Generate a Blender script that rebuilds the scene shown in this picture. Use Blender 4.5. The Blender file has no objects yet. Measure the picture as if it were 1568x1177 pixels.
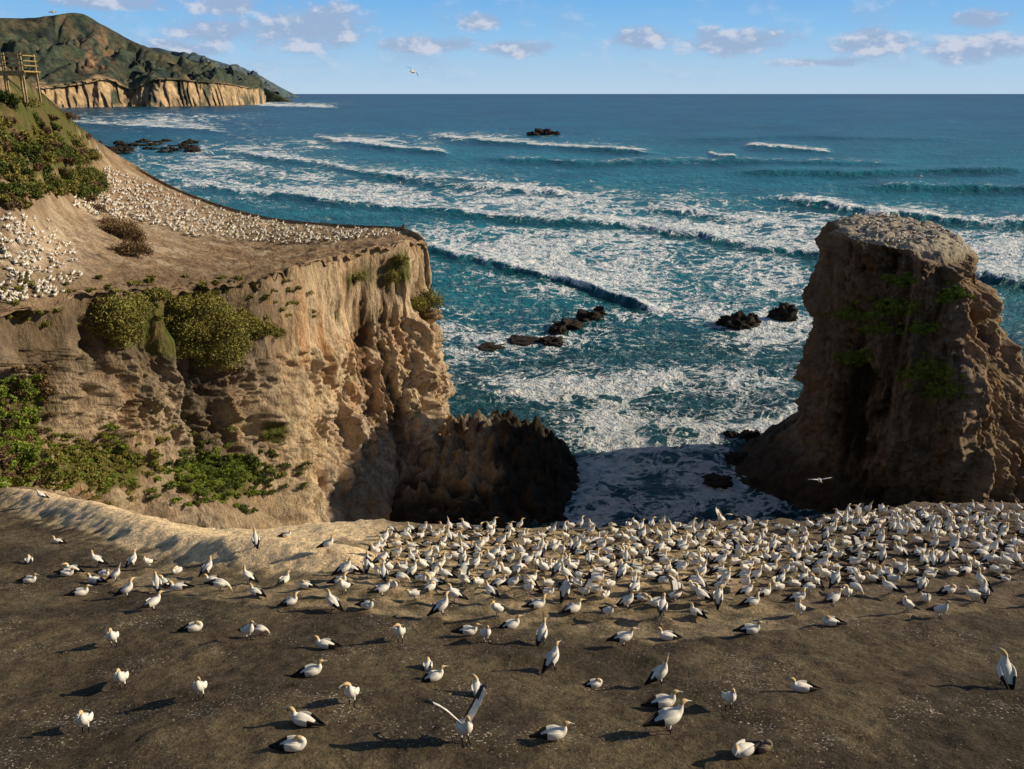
import bpy, math, numpy as np, random
from mathutils import Vector, Matrix
from mathutils.bvhtree import BVHTree
random.seed(5); rng=np.random.default_rng(7)
sc=bpy.context.scene
# ------------------------------------------------------------------ camera projection between image pixels and world points
F=1358.0; CU=784.0; CV=588.5; CAMZ=50.0
PITCH=math.atan(445.5/F); cp,sp=math.cos(PITCH),math.sin(PITCH)
def raydir(u,v):
    a=(u-CU)/F; b=(CV-v)/F
    return np.array([a, cp+b*sp, -sp+b*cp])
def W(u,v,D):
    d=raydir(u,v); k=D/d[1]
    return np.array([k*d[0],D,CAMZ+k*d[2]])
def Wsea(u,v):
    d=raydir(u,v); k=-CAMZ/d[2]
    return np.array([k*d[0],k*d[1],0.0])
def proj(P):
    P=np.asarray(P,float); x=P[...,0]; y=P[...,1]; z=P[...,2]-CAMZ
    dep=np.maximum(y*cp-z*sp,1e-3)
    return CU+F*x/dep, CV-F*(y*sp+z*cp)/dep
def ss(a,b,x):
    t=np.clip((x-a)/(b-a),0,1); return t*t*(3-2*t)
# ------------------------------------------------------------------ noise
PERM=np.random.default_rng(1).permutation(256).astype(np.int32)
G=np.random.default_rng(2).normal(size=(256,3)); G/=np.linalg.norm(G,axis=1)[:,None]
RT=np.random.default_rng(3).random((256,3))
def hsh(i,j,k):
    return PERM[(PERM[(PERM[i&255]+j)&255]+k)&255]
def perlin(p):
    p=np.asarray(p,float); i=np.floor(p).astype(np.int32); f=p-i; w=f*f*f*(f*(f*6-15)+10)
    out=np.zeros(len(p))
    for a in (0,1):
        for b in (0,1):
            for c in (0,1):
                g=G[hsh(i[:,0]+a,i[:,1]+b,i[:,2]+c)]
                d=(f[:,0]-a)*g[:,0]+(f[:,1]-b)*g[:,1]+(f[:,2]-c)*g[:,2]
                wx=w[:,0] if a else 1-w[:,0]; wy=w[:,1] if b else 1-w[:,1]; wz=w[:,2] if c else 1-w[:,2]
                out+=d*wx*wy*wz
    return out*1.4
def fbm(p,o=4,seed=0.0):
    p=np.asarray(p,float)+seed*17.3; s=0; a=1; t=0
    for k in range(o):
        s=s+a*perlin(p); t+=a; a*=.5; p=p*2.03+5.1
    return s/t
def worley(p):
    p=np.asarray(p,float); i=np.floor(p).astype(np.int32); f=p-i
    f1=np.full(len(p),9.); f2=np.full(len(p),9.)
    for a in (-1,0,1):
        for b in (-1,0,1):
            for c in (-1,0,1):
                r=RT[hsh(i[:,0]+a,i[:,1]+b,i[:,2]+c)]
                d=np.sqrt((f[:,0]-a-r[:,0])**2+(f[:,1]-b-r[:,1])**2+(f[:,2]-c-r[:,2])**2)
                n=d<f1; f2=np.where(n,f1,np.minimum(f2,d)); f1=np.where(n,d,f1)
    return f1,f2
# ------------------------------------------------------------------ mesh helpers
def mesh_np(name,V,Fc,col=None,fl=None,vec=None,smooth=True,mats=(),mi=None):
    V=np.asarray(V,float); Fc=np.asarray(Fc,np.int32)
    me=bpy.data.meshes.new(name); n=Fc.shape[1]
    me.vertices.add(len(V)); me.vertices.foreach_set('co',V.ravel())
    me.loops.add(Fc.size); me.loops.foreach_set('vertex_index',Fc.ravel())
    me.polygons.add(len(Fc)); me.polygons.foreach_set('loop_start',np.arange(0,Fc.size,n,dtype=np.int32))
    me.polygons.foreach_set('loop_total',np.full(len(Fc),n,np.int32))
    me.update(calc_edges=True)
    me.polygons.foreach_set('use_smooth',np.full(len(Fc),smooth))
    if col is not None:
        a=me.attributes.new('Col','FLOAT_COLOR','POINT')
        c=np.ones((len(V),4)); c[:,:3]=np.clip(col,0,1); a.data.foreach_set('color',c.ravel())
    for k,x in (fl or {}).items():
        a=me.attributes.new(k,'FLOAT','POINT'); a.data.foreach_set('value',np.asarray(x,float))
    for k,x in (vec or {}).items():
        a=me.attributes.new(k,'FLOAT_VECTOR','POINT'); a.data.foreach_set('vector',np.asarray(x,float).ravel())
    for m in mats: me.materials.append(m)
    me.validate()
    ob=bpy.data.objects.new(name,me); sc.collection.objects.link(ob); return ob
def gridF(r,c,wrap=False):
    i=np.arange(r-1)[:,None]; j=np.arange(c if wrap else c-1)[None,:]
    j2=(j+1)%c
    return np.stack([i*c+j, i*c+j2, (i+1)*c+j2,(i+1)*c+j],-1).reshape(-1,4)
def crom(P,ns):
    P=np.asarray(P,float); n=len(P); out=[]
    Q=np.concatenate([[2*P[0]-P[1]],P,[2*P[-1]-P[-2]]])
    for k in range(n-1):
        m=ns[k] if isinstance(ns,(list,tuple)) else ns
        t=(np.arange(m)/m).reshape((-1,)+(1,)*(P.ndim-1))
        a,b,c,d=Q[k],Q[k+1],Q[k+2],Q[k+3]
        out.append(.5*((2*b)+(-a+c)*t+(2*a-5*b+4*c-d)*t*t+(-a+3*b-3*c+d)*t**3))
    out.append(P[-1:]); return np.concatenate(out)
def gnorm(X,wrap=False):
    if wrap:
        dj=np.roll(X,-1,1)-np.roll(X,1,1)
    else: dj=np.gradient(X,axis=1)
    di=np.gradient(X,axis=0)
    n=np.cross(di,dj); l=np.linalg.norm(n,axis=-1,keepdims=True); return n/np.maximum(l,1e-9)
def mixc(a,b,w):
    w=np.asarray(w)[...,None]; return a*(1-w)+np.array(b)*w
# ------------------------------------------------------------------ materials
def newmat(name):
    m=bpy.data.materials.new(name); m.use_nodes=True; nt=m.node_tree
    b=nt.nodes['Principled BSDF']; return m,nt,b
def N(nt,t,**k):
    n=nt.nodes.new(t)
    for a,v in k.items(): setattr(n,a,v)
    return n
def math_(nt,op,a,b=None,clamp=False):
    n=nt.nodes.new('ShaderNodeMath'); n.operation=op; n.use_clamp=clamp
    for i,x in enumerate((a,b)):
        if x is None: continue
        if isinstance(x,(int,float)): n.inputs[i].default_value=x
        else: nt.links.new(x,n.inputs[i])
    return n.outputs[0]
def mrange(nt,x,a,b,c=0.,d=1.,smooth=True):
    n=nt.nodes.new('ShaderNodeMapRange'); n.interpolation_type='SMOOTHSTEP' if smooth else 'LINEAR'
    nt.links.new(x,n.inputs[0])
    for i,v in enumerate((a,b,c,d)): n.inputs[i+1].default_value=v
    return n.outputs[0]
def noise(nt,vec,scale,detail=4,rough=.55,dist=0.):
    n=nt.nodes.new('ShaderNodeTexNoise'); n.inputs['Scale'].default_value=scale; n.inputs['Detail'].default_value=detail
    n.inputs['Roughness'].default_value=rough; n.inputs['Distortion'].default_value=dist
    nt.links.new(vec,n.inputs['Vector']); return n.outputs[0]
def mixrgb(nt,f,a,b,mode='MIX'):
    n=nt.nodes.new('ShaderNodeMixRGB'); n.blend_type=mode
    for i,x in enumerate((f,a,b)):
        if isinstance(x,(int,float)): n.inputs[i].default_value=x
        elif isinstance(x,tuple): n.inputs[i].default_value=(*x,1) if len(x)==3 else x
        else: nt.links.new(x,n.inputs[i])
    return n.outputs[0]
def terrain_mat(name,scales,bump,dist,rough=.9,speck=None,var=.5,zs=1.0):
    m,nt,b=newmat(name)
    at=N(nt,'ShaderNodeAttribute',attribute_name='Col'); geo=nt.nodes.new('ShaderNodeNewGeometry')
    mp=nt.nodes.new('ShaderNodeVectorMath'); mp.operation='MULTIPLY'; mp.inputs[1].default_value=(1,1,zs); nt.links.new(geo.outputs['Position'],mp.inputs[0]); p=mp.outputs[0]
    n1=noise(nt,p,scales[0],6,.68); n2=noise(nt,p,scales[1],2,.6)
    f1=mrange(nt,n1,.3,.7,1-var,1+var,False); f2=mrange(nt,n2,.3,.7,1-var*.7,1+var*.7,False)
    ff=math_(nt,'MULTIPLY',f1,f2)
    v=nt.nodes.new('ShaderNodeVectorMath'); v.operation='SCALE'; nt.links.new(at.outputs['Color'],v.inputs[0]); nt.links.new(ff,v.inputs['Scale'])
    c=v.outputs[0]
    if speck:
        vo=nt.nodes.new('ShaderNodeTexNoise'); vo.inputs['Scale'].default_value=speck[0]; vo.inputs['Detail'].default_value=2
        nt.links.new(p,vo.inputs['Vector']); big=noise(nt,p,speck[3],3)
        thr=math_(nt,'ADD',vo.outputs[0],math_(nt,'MULTIPLY',math_(nt,'SUBTRACT',big,.5),.45))
        c=mixrgb(nt,mrange(nt,thr,speck[1],speck[1]+.04),c,speck[2])
    nt.links.new(c,b.inputs['Base Color']); b.inputs['Roughness'].default_value=rough; b.inputs['Specular IOR Level'].default_value=.12
    bp=nt.nodes.new('ShaderNodeBump'); bp.inputs['Strength'].default_value=bump; bp.inputs['Distance'].default_value=dist
    nt.links.new(n1,bp.inputs['Height']); nt.links.new(bp.outputs[0],b.inputs['Normal'])
    return m
def flat_mat(name,c,rough=.7,var=.25,scale=20,bump=0):
    m,nt,b=newmat(name); tc=nt.nodes.new('ShaderNodeTexCoord')
    n=noise(nt,tc.outputs['Object'],scale,2); f=mrange(nt,n,.3,.7,1-var,1+var,False)
    v=nt.nodes.new('ShaderNodeVectorMath'); v.operation='SCALE'; v.inputs[0].default_value=c; nt.links.new(f,v.inputs['Scale'])
    nt.links.new(v.outputs[0],b.inputs['Base Color']); b.inputs['Roughness'].default_value=rough; b.inputs['Specular IOR Level'].default_value=.2
    return m
def leaf_mat(name,dark,mid,light):
    m,nt,b=newmat(name); at=N(nt,'ShaderNodeAttribute',attribute_name='tone')
    r=nt.nodes.new('ShaderNodeValToRGB'); nt.links.new(at.outputs['Fac'],r.inputs[0])
    r.color_ramp.elements[0].color=(*dark,1); r.color_ramp.elements[1].color=(*light,1)
    e=r.color_ramp.elements.new(.5); e.color=(*mid,1)
    nt.links.new(r.outputs[0],b.inputs['Base Color']); b.inputs['Roughness'].default_value=.75; b.inputs['Specular IOR Level'].default_value=.15
    return m
# ------------------------------------------------------------------ camera, sun, sky
cam=bpy.data.cameras.new('camera'); co=bpy.data.objects.new('camera',cam); sc.collection.objects.link(co)
co.location=(0,0,CAMZ); co.rotation_euler=(math.pi/2-PITCH,0,0); cam.sensor_width=36; cam.lens=36*F/1568; cam.clip_start=.5; cam.clip_end=200000
sc.camera=co
SEL,SAZ=math.radians(23),math.radians(82)
sun=bpy.data.lights.new('sun','SUN'); sun.energy=5.0; sun.angle=math.radians(.5); sun.color=(1,.85,.62)
so=bpy.data.objects.new('sun',sun); sc.collection.objects.link(so)
sv=Vector((math.sin(SAZ)*math.cos(SEL),math.cos(SAZ)*math.cos(SEL),math.sin(SEL)))
so.rotation_euler=sv.to_track_quat('Z','Y').to_euler(); so.location=(60,-20,120)
w=bpy.data.worlds.new('World'); sc.world=w; w.use_nodes=True; nt=w.node_tree; nt.nodes.clear()
out=nt.nodes.new('ShaderNodeOutputWorld')
sky=nt.nodes.new('ShaderNodeTexSky'); sky.sky_type='NISHITA'; sky.sun_disc=False; sky.sun_elevation=SEL; sky.sun_rotation=SAZ
sky.altitude=50; sky.dust_density=.3; sky.ozone_density=1.5; sky.air_density=1.0
tc=nt.nodes.new('ShaderNodeTexCoord'); sx=nt.nodes.new('ShaderNodeSeparateXYZ'); nt.links.new(tc.outputs['Generated'],sx.inputs[0])
az=math_(nt,'ARCTAN2',sx.outputs[0],sx.outputs[1]); el=math_(nt,'ARCSINE',sx.outputs[2])
skyv=nt.nodes.new('ShaderNodeVectorMath'); skyv.operation='SCALE'; nt.links.new(sky.outputs[0],skyv.inputs[0]); skyv.inputs['Scale'].default_value=.055
rp=nt.nodes.new('ShaderNodeValToRGB'); nt.links.new(mrange(nt,el,0,.4,0,1,False),rp.inputs[0])
E=rp.color_ramp.elements; E[0].position=0; E[0].color=(.49,.64,.79,1); E[1].position=1; E[1].color=(.08,.22,.52,1)
for p_,c_ in ((.06,(.41,.61,.81)),(.16,(.26,.53,.83)),(.27,(.15,.42,.81)),(.5,(.10,.28,.62))):
    e_=E.new(p_); e_.color=(*c_,1)
skyc=mixrgb(nt,mrange(nt,el,.13,.35),rp.outputs[0],skyv.outputs[0])
cv=nt.nodes.new('ShaderNodeCombineXYZ'); nt.links.new(az,cv.inputs[0]); nt.links.new(math_(nt,'MULTIPLY',el,1.7),cv.inputs[1])
n1=noise(nt,cv.outputs[0],24,5,.6,.0); n2=noise(nt,cv.outputs[0],9,1)
mn=None
for (u,v,ru,rv,s) in [(470,42,135,44,1),(330,48,90,26,.95),(738,32,46,18,1),(650,68,105,16,.95),(790,74,85,17,.95),(985,58,74,22,1),(1120,64,105,26,1),(1340,62,78,25,1),(1500,70,84,30,1),(1505,32,54,20,1),(340,8,85,22,.95),(180,5,100,14,.8),(1250,95,90,10,.75),(270,74,85,16,.85)]:
    d=raydir(u,v); d/=np.linalg.norm(d); a0=math.atan2(d[0],d[1]); e0=math.asin(d[2])
    sxx,syy=F/ru,F/rv/1.7
    m1=nt.nodes.new('ShaderNodeVectorMath'); m1.operation='MULTIPLY_ADD'; nt.links.new(cv.outputs[0],m1.inputs[0])
    m1.inputs[1].default_value=(sxx,syy,0); m1.inputs[2].default_value=(-a0*sxx,-e0*1.7*syy,1-s)
    m2=nt.nodes.new('ShaderNodeVectorMath'); m2.operation='LENGTH'; nt.links.new(m1.outputs[0],m2.inputs[0])
    mn=m2.outputs['Value'] if mn is None else math_(nt,'MINIMUM',mn,m2.outputs['Value'])
mask=math_(nt,'MAXIMUM',math_(nt,'SUBTRACT',1.0,mn),0.0)
dens=math_(nt,'ADD',math_(nt,'MULTIPLY',mask,.8),math_(nt,'MULTIPLY',math_(nt,'SUBTRACT',n1,.5),1.5))
fac=mrange(nt,dens,.04,.52,0,.85)
fac=math_(nt,'MULTIPLY',fac,mrange(nt,mask,0,.14))
wisp=mrange(nt,math_(nt,'ADD',n1,n2),.93,1.35,0,.35); wisp=math_(nt,'MULTIPLY',wisp,mrange(nt,el,.0,.03))
fac=math_(nt,'MAXIMUM',fac,wisp)
off=nt.nodes.new('ShaderNodeVectorMath'); off.operation='ADD'; off.inputs[1].default_value=(.006,.012,0); nt.links.new(cv.outputs[0],off.inputs[0])
n3=noise(nt,off.outputs[0],24,4,.6,.0)
lit=mrange(nt,math_(nt,'SUBTRACT',n1,n3),-.02,.15)
cc=mixrgb(nt,lit,(.34,.44,.63),(.62,.65,.75))
fin=mixrgb(nt,fac,skyc,cc)
b1=nt.nodes.new('ShaderNodeBackground'); nt.links.new(fin,b1.inputs[0]); b1.inputs[1].default_value=1.0
nt.links.new(b1.outputs[0],out.inputs[0])
sc.view_settings.view_transform='Standard'; sc.view_settings.look='None'; sc.view_settings.exposure=0

# ------------------------------------------------------------------ SEA
def sea():
    vs=np.concatenate([np.arange(860,300,-1.1),np.arange(300,150,-.8),np.arange(150,144.2,-.35)])
    ys=np.array([Wsea(CU,v)[1] for v in vs]); 
    ys=np.concatenate([[-300,-100,0,40,70],ys[ys>75],[60000.,120000.]])
    fa=np.linspace(-.68,.68,950); a=np.concatenate([[-6,-4,-2.5,-1.6,-1.1,-.85],fa,[.85,1.1,1.6,2.5,4,6]])
    Y,A=np.meshgrid(ys,a,indexing='ij'); X=A*np.maximum(Y,100)
    P=np.stack([X,Y,np.zeros_like(X)],-1).reshape(-1,3)
    u,v=proj(P); v=np.where(P[:,1]<60,1200,v)
    q=np.stack([P[:,0]/np.maximum(P[:,1],60),2*np.sqrt(50/np.maximum(P[:,1],60)),np.zeros(len(P))],-1)
    waves=[([(150,255),(195,265),(300,283),(400,297),(500,307),(600,316),(700,324),(830,335),(960,345),(1060,362),(1150,378),(1290,400),(1400,412),(1700,450)],1.4,24,.85,1),
      ([(600,366),(655,380),(700,392),(780,408),(870,430),(930,455),(990,470),(1030,478)],1.5,40,.95,1),
      ([(330,222),(355,230),(400,240),(500,254),(560,267),(640,274),(760,277)],1.7,14,.8,1),
      ([(470,206),(490,212),(560,222),(620,230),(700,238)],2.8,8,1.0,1),
      ([(640,203),(655,208),(720,216),(800,222),(890,230),(1020,236)],3.2,10,1.0,1),
      ([(1130,224),(1145,226),(1200,228),(1265,232),(1280,233)],3.0,6,1.0,1),
      ([(700,240),(900,250),(1100,246),(1300,250),(1420,252)],2.2,3,.3,.9),
      ([(1150,304),(1170,308),(1250,315),(1350,329),(1450,338),(1700,350)],2.2,10,.9,1),
      ([(1380,395),(1500,424),(1568,434),(1700,450)],1.5,18,.85,1),
      ([(60,186),(200,192),(280,196),(360,203)],1.8,8,.7,.8),
      ([(1100,262),(1300,268),(1600,262)],2.4,3,.12,.8),([(1300,285),(1500,292),(1700,296)],2.4,3,.25,.8),
      ([(1000,214),(1200,210),(1500,214)],2.,2,.03,.5),
      ([(540,262),(640,280),(760,292),(900,300)],1.3,9,.6,.7),
      ([(980,318),(1060,324),(1130,338),(1180,345)],1.1,12,.6,.7),([(1080,236),(1100,241),(1130,243)],1.8,5,.9,.6),([(380,160),(420,162),(470,163),(525,166)],2,4,.9,.3)]
    foam=np.zeros(len(P)); z=np.zeros(len(P)); dark=np.zeros(len(P))
    wob2=fbm(q*[60,60,1],3,4)*4.0
    for wi,(pl,h,L,s,dk) in enumerate(waves):
        wob=fbm(q*[9,5,1]+wi*3.7,4,1)*13
        pl=np.array(pl,float); sh=np.clip((pl[:,1].mean()-143)/200,.12,1)
        vl=np.interp(u,pl[:,0],pl[:,1])+(wob+wob2)*sh
        e=np.minimum(ss(pl[0,0],pl[0,0]+.15*(pl[-1,0]-pl[0,0]),u),1-ss(pl[-1,0]-.15*(pl[-1,0]-pl[0,0]),pl[-1,0],u))
        dv=vl-v
        brk=fbm(np.stack([u/110,vl*0+pl[0,1],u*0],-1),3,3)
        patch=np.clip(.95+brk*.9,0.45,1.1)
        cl=2.6+4.0*sh
        f=np.where(dv>0,np.maximum(1.0*(1-ss(cl*.5,cl*1.7,dv))*patch,.66*np.exp(-dv/(L*np.clip(.9+brk*1.6,.3,1.8)))),1-ss(0,1.0+1.0*sh,-dv))*s
        foam=1-(1-foam)*(1-np.clip(f,0,1)*e)
        hw=4+8*sh
        prof=np.where(dv>0,np.exp(-(dv/hw)**2),np.exp(-(dv/(1.5+2*sh))**2))
        z+=h*prof*e*np.clip(.9+brk*.7,.5,1.2)
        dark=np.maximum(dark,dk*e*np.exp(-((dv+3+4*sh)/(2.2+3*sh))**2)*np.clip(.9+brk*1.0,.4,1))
    zones=[(330,240,200,30,.42),(450,283,330,20,.54),(560,297,260,14,.54),(850,310,240,24,.44),(1120,348,190,26,.70),(1290,352,130,34,.62),(1530,385,90,38,.70),
      (790,378,190,28,.74),(900,425,120,28,.68),(1120,430,170,28,.3),(760,212,130,8,.38),(590,216,130,8,.38),(230,182,160,14,.45),(450,160,70,4,.5),
      (890,588,150,26,.86),(1080,582,120,20,.62),(820,520,130,20,.62),(1180,500,90,30,.72),(1010,480,130,16,.5),(1060,700,170,60,.52),(1190,645,70,20,.85),
      (930,680,60,60,.58),(1000,640,100,16,.58),(1210,720,70,50,.66),(700,520,60,60,.35),(880,770,60,60,.7),(1080,770,120,26,.62),(1250,420,200,50,.38)]
    bz=np.zeros(len(P))
    for (cu,cvv,ru,rv,s) in zones:
        g=np.exp(-(((u-cu)/ru)**2+((v-cvv)/rv)**2)); bz=1-(1-bz)*(1-s*g)
    big=fbm(q*[8,22,1],5,2); big2=fbm(q*[18,26,1],4,12)
    nearw=ss(560,640,v)
    bz=bz*(1+big*1.5+big2*(.9+1.3*nearw))+.14*ss(250,420,v)+.16*np.clip(big2,0,1)*ss(170,300,v)
    foam=1-(1-foam)*(1-np.clip(bz,0,.92))
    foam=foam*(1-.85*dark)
    foam+= .13*ss(.25,.6,perlin(q*[90,160,1]+3))*ss(150,200,v)
    z+=fbm(q*[40,60,1],4,6)*.4+fbm(q*[10,22,1],2,7)*.6*ss(150,250,v)
    z*=ss(0.,1.,np.clip(1.02-P[:,1]/9000,0,1))
    P[:,2]=z
    c=np.tile(np.array([.001,.064,.110]),(len(P),1))
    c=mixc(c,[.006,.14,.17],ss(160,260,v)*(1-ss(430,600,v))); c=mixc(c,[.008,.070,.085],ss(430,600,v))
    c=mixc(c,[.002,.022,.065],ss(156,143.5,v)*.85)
    c=c*(1+.7*fbm(q*[16,60,1],4,9)[:,None]+.5*fbm(q*[6,14,1],3,19)[:,None])*(1-.5*dark[:,None])  # water ahead of each crest darkened, a shadow line in the colour
    m,nt,b=newmat('sea_water')
    at=N(nt,'ShaderNodeAttribute',attribute_name='Col'); fo=N(nt,'ShaderNodeAttribute',attribute_name='foam'); qa=N(nt,'ShaderNodeAttribute',attribute_name='q')
    sq=nt.nodes.new('ShaderNodeVectorMath'); sq.operation='MULTIPLY'; sq.inputs[1].default_value=(1,1.6,1); nt.links.new(qa.outputs['Vector'],sq.inputs[0]); qv=sq.outputs[0]
    a1=noise(nt,qv,28,5,.62,1.2); a2=noise(nt,qv,70,4,.7,.0); a3=noise(nt,qv,13,5,.62,1.4)
    def ridge(x,wd): return mrange(nt,math_(nt,'ABSOLUTE',math_(nt,'SUBTRACT',x,.5)),0,wd,1,0,False)
    r=math_(nt,'MAXIMUM',ridge(a1,.07),ridge(a3,.045))
    nn=mrange(nt,a2,.3,.7,0,1,False)
    val=math_(nt,'ADD',math_(nt,'MULTIPLY',r,.6),math_(nt,'MULTIPLY',nn,.4))
    t=math_(nt,'SUBTRACT',math_(nt,'ADD',val,fo.outputs['Fac']),1.0)
    mk=mrange(nt,t,-.10,.25)
    fc=mixrgb(nt,mrange(nt,nn,.15,.85),(.52,.62,.71),(.92,.92,.91))
    base=mixrgb(nt,mrange(nt,t,-.45,.1,0,.28),at.outputs['Color'],(.12,.32,.36))
    base=mixrgb(nt,mk,base,fc)
    nt.links.new(base,b.inputs['Base Color'])
    nt.links.new(mrange(nt,mk,0,1,.30,.9,False),b.inputs['Roughness']); b.inputs['Specular IOR Level'].default_value=.05
    bp=nt.nodes.new('ShaderNodeBump'); bp.inputs['Strength'].default_value=1.0; bp.inputs['Distance'].default_value=2.4
    w1=noise(nt,qv,85,4,.7,.0)
    nt.links.new(w1,bp.inputs['Height']); nt.links.new(bp.outputs[0],b.inputs['Normal'])
    Fc=gridF(len(ys),len(a))[:,::-1]
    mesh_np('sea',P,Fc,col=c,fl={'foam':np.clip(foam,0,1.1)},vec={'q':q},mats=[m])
sea()

# ------------------------------------------------------------------ rock displacement
def rockdisp(P,amp=1.0,sh=1.0,macro=1.0):
    Q=P*sh
    wx=fbm(Q*.15,2,3)*1.2
    g0=perlin(Q*[.075,.075,.016]+wx[:,None]*.25+7.7); m0=np.clip(1-np.abs(g0)*3.2,-.6,1)
    g=perlin(Q*[.19,.19,.028]+wx[:,None]*.4); arete=1-np.abs(g)*3.0
    gb=perlin(Q*[.5,.5,.06]+wx[:,None]*.6+3.3); ar2=1-np.abs(gb)*3.0
    f1,f2=worley(Q*[.22,.22,.07]+fbm(Q*.3,4,5)[:,None]*.9)
    h1,h2=worley(Q*[.62,.62,.20]+fbm(Q*.9,4,6)[:,None]*.8)
    k1,k2=worley(Q*[1.9,1.9,1.0]+fbm(Q*2,2,16)[:,None]*.6)
    zz=Q[:,2]*.42+fbm(Q*[.12,.12,.05],3,8)*2.2; saw=zz-np.floor(zz)
    st=(ss(0,.2,saw)-saw)*ss(-.1,.3,fbm(Q*.12,2,44))
    d=macro*(2.5*m0-.9)+1.5*np.clip(arete,-.8,1)+.75*np.clip(ar2,-.7,1)+(f1-.55)*3.2+(h1-.5)*1.4-.35*(1-ss(0,.10,h2-h1))+(k1-.45)*.40+st*.35+fbm(Q*1.3,4,9)*.7-.5
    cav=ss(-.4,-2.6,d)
    return d*amp,cav
def rockcol(P,cav,nz,orange=None):
    a=fbm(P*.06,3,11); s=fbm(P*[.45,.45,.05],4,12); st=fbm(np.stack([P[:,0]*.05,P[:,1]*.05,P[:,2]*.9],-1),3,13); b_=fbm(P*.5,4,14); s2=fbm(P*[.9,.9,.07],3,15)
    c=np.tile(np.array([.60,.46,.30]),(len(P),1))
    c=mixc(c,[.46,.39,.30],ss(-.1,.4,a)); c=mixc(c,[.48,.30,.16],ss(.0,.45,s))
    c=mixc(c,[.30,.23,.155],ss(.1,.4,st)*.45); c=mixc(c,[.22,.16,.105],ss(.1,.4,b_)*.55); c=mixc(c,[.20,.135,.085],ss(.12,.42,s2)*.65)
    if orange is not None: c=mixc(c,[.52,.25,.10],orange*ss(-.15,.35,s+a*.5)*.7)
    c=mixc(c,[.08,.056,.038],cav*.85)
    return c
rockM=terrain_mat('sandstone_cliff',(1.2,6.5),1.0,.75,var=.32,zs=.5)

# ------------------------------------------------------------------ HEADLAND (left)
top=[
 [(-150,60,110),(-170,110,95),(-220,230,80),(-250,400,62),(-250,520,50)],
 [(-10,112,92),(0,150,84),(0,240,77),(0,370,67),(0,480,58)],
 [(55,150,108),(70,215,99),(80,310,92),(120,380,80),(170,445,70)],
 [(135,215,138),(150,280,125),(180,335,112),(240,388,95),(300,437,78)],
 [(190,250,160),(240,306,140),(300,358,122),(350,395,105),(400,425,86)],
 [(280,298,158),(325,334,142),(380,364,128),(430,380,115),(480,402,101)],
 [(400,335,150),(440,350,138),(480,360,127),(520,369,118),(560,384,110)],
 [(520,348,142),(550,352,134),(570,356,128),(600,361,122),(625,370,116)],
 [(612,353,134),(624,357,130),(633,361,127),(642,367,124),(650,375,121)]]
wall=[
 [(-250,600,49),(-250,660,47),(-250,720,45),(-250,800,42)],
 [(0,540,57.5),(0,600,56.5),(0,660,54),(0,770,49)],
 [(165,530,69.5),(160,620,68),(150,690,65),(150,820,58)],
 [(295,540,77),(290,630,75),(285,710,72),(280,850,66)],
 [(395,540,86),(400,640,84),(405,730,81),(420,860,74)],
 [(480,520,100),(490,640,98),(500,740,95),(520,850,90)],
 [(562,500,109),(575,620,107),(590,720,104),(600,840,98)],
 [(630,480,115),(645,590,113),(655,680,110),(665,810,103)],
 [(658,470,120),(668,579,119),(672,650,118),(690,770,112)]]
cols=[]
for t,wl in zip(top,wall):
    T=[W(*p) for p in t]; L=[W(*p) for p in wl]
    rim=T[-1]; far=T[0].copy()
    fn=far+np.array([0,.9,-.5]); fd=far.copy(); fd[1]+=7; fd[2]=far[2]*.6; fd2=far.copy(); fd2[1]+=14; fd2[2]=-3
    colp=[fd2,fd,fn]+T[:-1]+[rim*.95+T[-2]*.05,rim,rim*.93+L[0]*.07]+L
    last=L[-1].copy(); last[2]=min(-3,last[2]-6); last[1]-=1.; last[0]+=.6; colp.append(last)
    cols.append(colp)
cE=[p.copy() for p in cols[-1]]
e0=[];e1=[];e2=[]
for i,p in enumerate(cE):
    o_=p.copy(); o_[0]+=.25; o_[1]+=.4; o_[2]=p[2]-max(0,p[2])*.03-.1
    a=p.copy(); b_=p.copy()
    a[0]+=.6; a[1]+=1.5; a[2]=p[2]*.5-1; b_[0]+=1.6; b_[1]+=2.5; b_[2]=-3
    e0.append(o_); e1.append(a); e2.append(b_)
cols+= [e0,e1,e2]
C=np.array(cols)
C=crom(C,[14,44,84,84,80,84,84,64,6,36,20])
C=np.swapaxes(C,0,1)
rown=[4,8,3,26,26,30,34,5,4,6,58,58,58,36,8]
C=crom(C,rown)
rimrow=sum(rown[:8]); farrow=sum(rown[:3])
n=gnorm(C); flip=n[...,2].mean()<0
if flip: n=-n
sh_=C.shape; P=C.reshape(-1,3); nn=n.reshape(-1,3)
ri=np.repeat(np.arange(sh_[0]),sh_[1]).astype(float)
wallm=ss(rimrow-2,rimrow+11,ri)
steep=ss(.25,.75,1-np.abs(nn[:,2]))
d,cav=rockdisp(P)
topd=fbm(P*.12,4,21)*.7+fbm(P*.8,3,22)*.30+(.5-worley(P*.7)[0])*.25
tw=ss(farrow-2,farrow+10,ri)
nearrim=1-.45*ss(rimrow+26,rimrow+6,ri)
P2=P+nn*(d*nearrim*steep*(.10+.90*wallm)*np.where(ri<farrow+3,.3,1))[:,None]*[1,1,.5]; P2[:,2]+=topd*(1-steep)*tw
rb=np.exp(-((ri-rimrow)/9.)**2); P2[:,2]-=rb*np.clip(fbm(P*[.35,.35,.05],3,61)*2.6,-.2,1.4)
Cn=P2.reshape(sh_); n2=gnorm(Cn).reshape(-1,3)
if flip: n2=-n2
u,v=proj(P2)
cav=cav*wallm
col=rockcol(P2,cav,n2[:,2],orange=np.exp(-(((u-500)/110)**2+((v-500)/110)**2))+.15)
band=ss(470,370,u)*ss(640,530,v+fbm(P*.2,3,30)*130); col=mixc(col,[.075,.05,.033],band*steep*.88)  # brown soil under the rim, deepened with shade put into the colour
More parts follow.
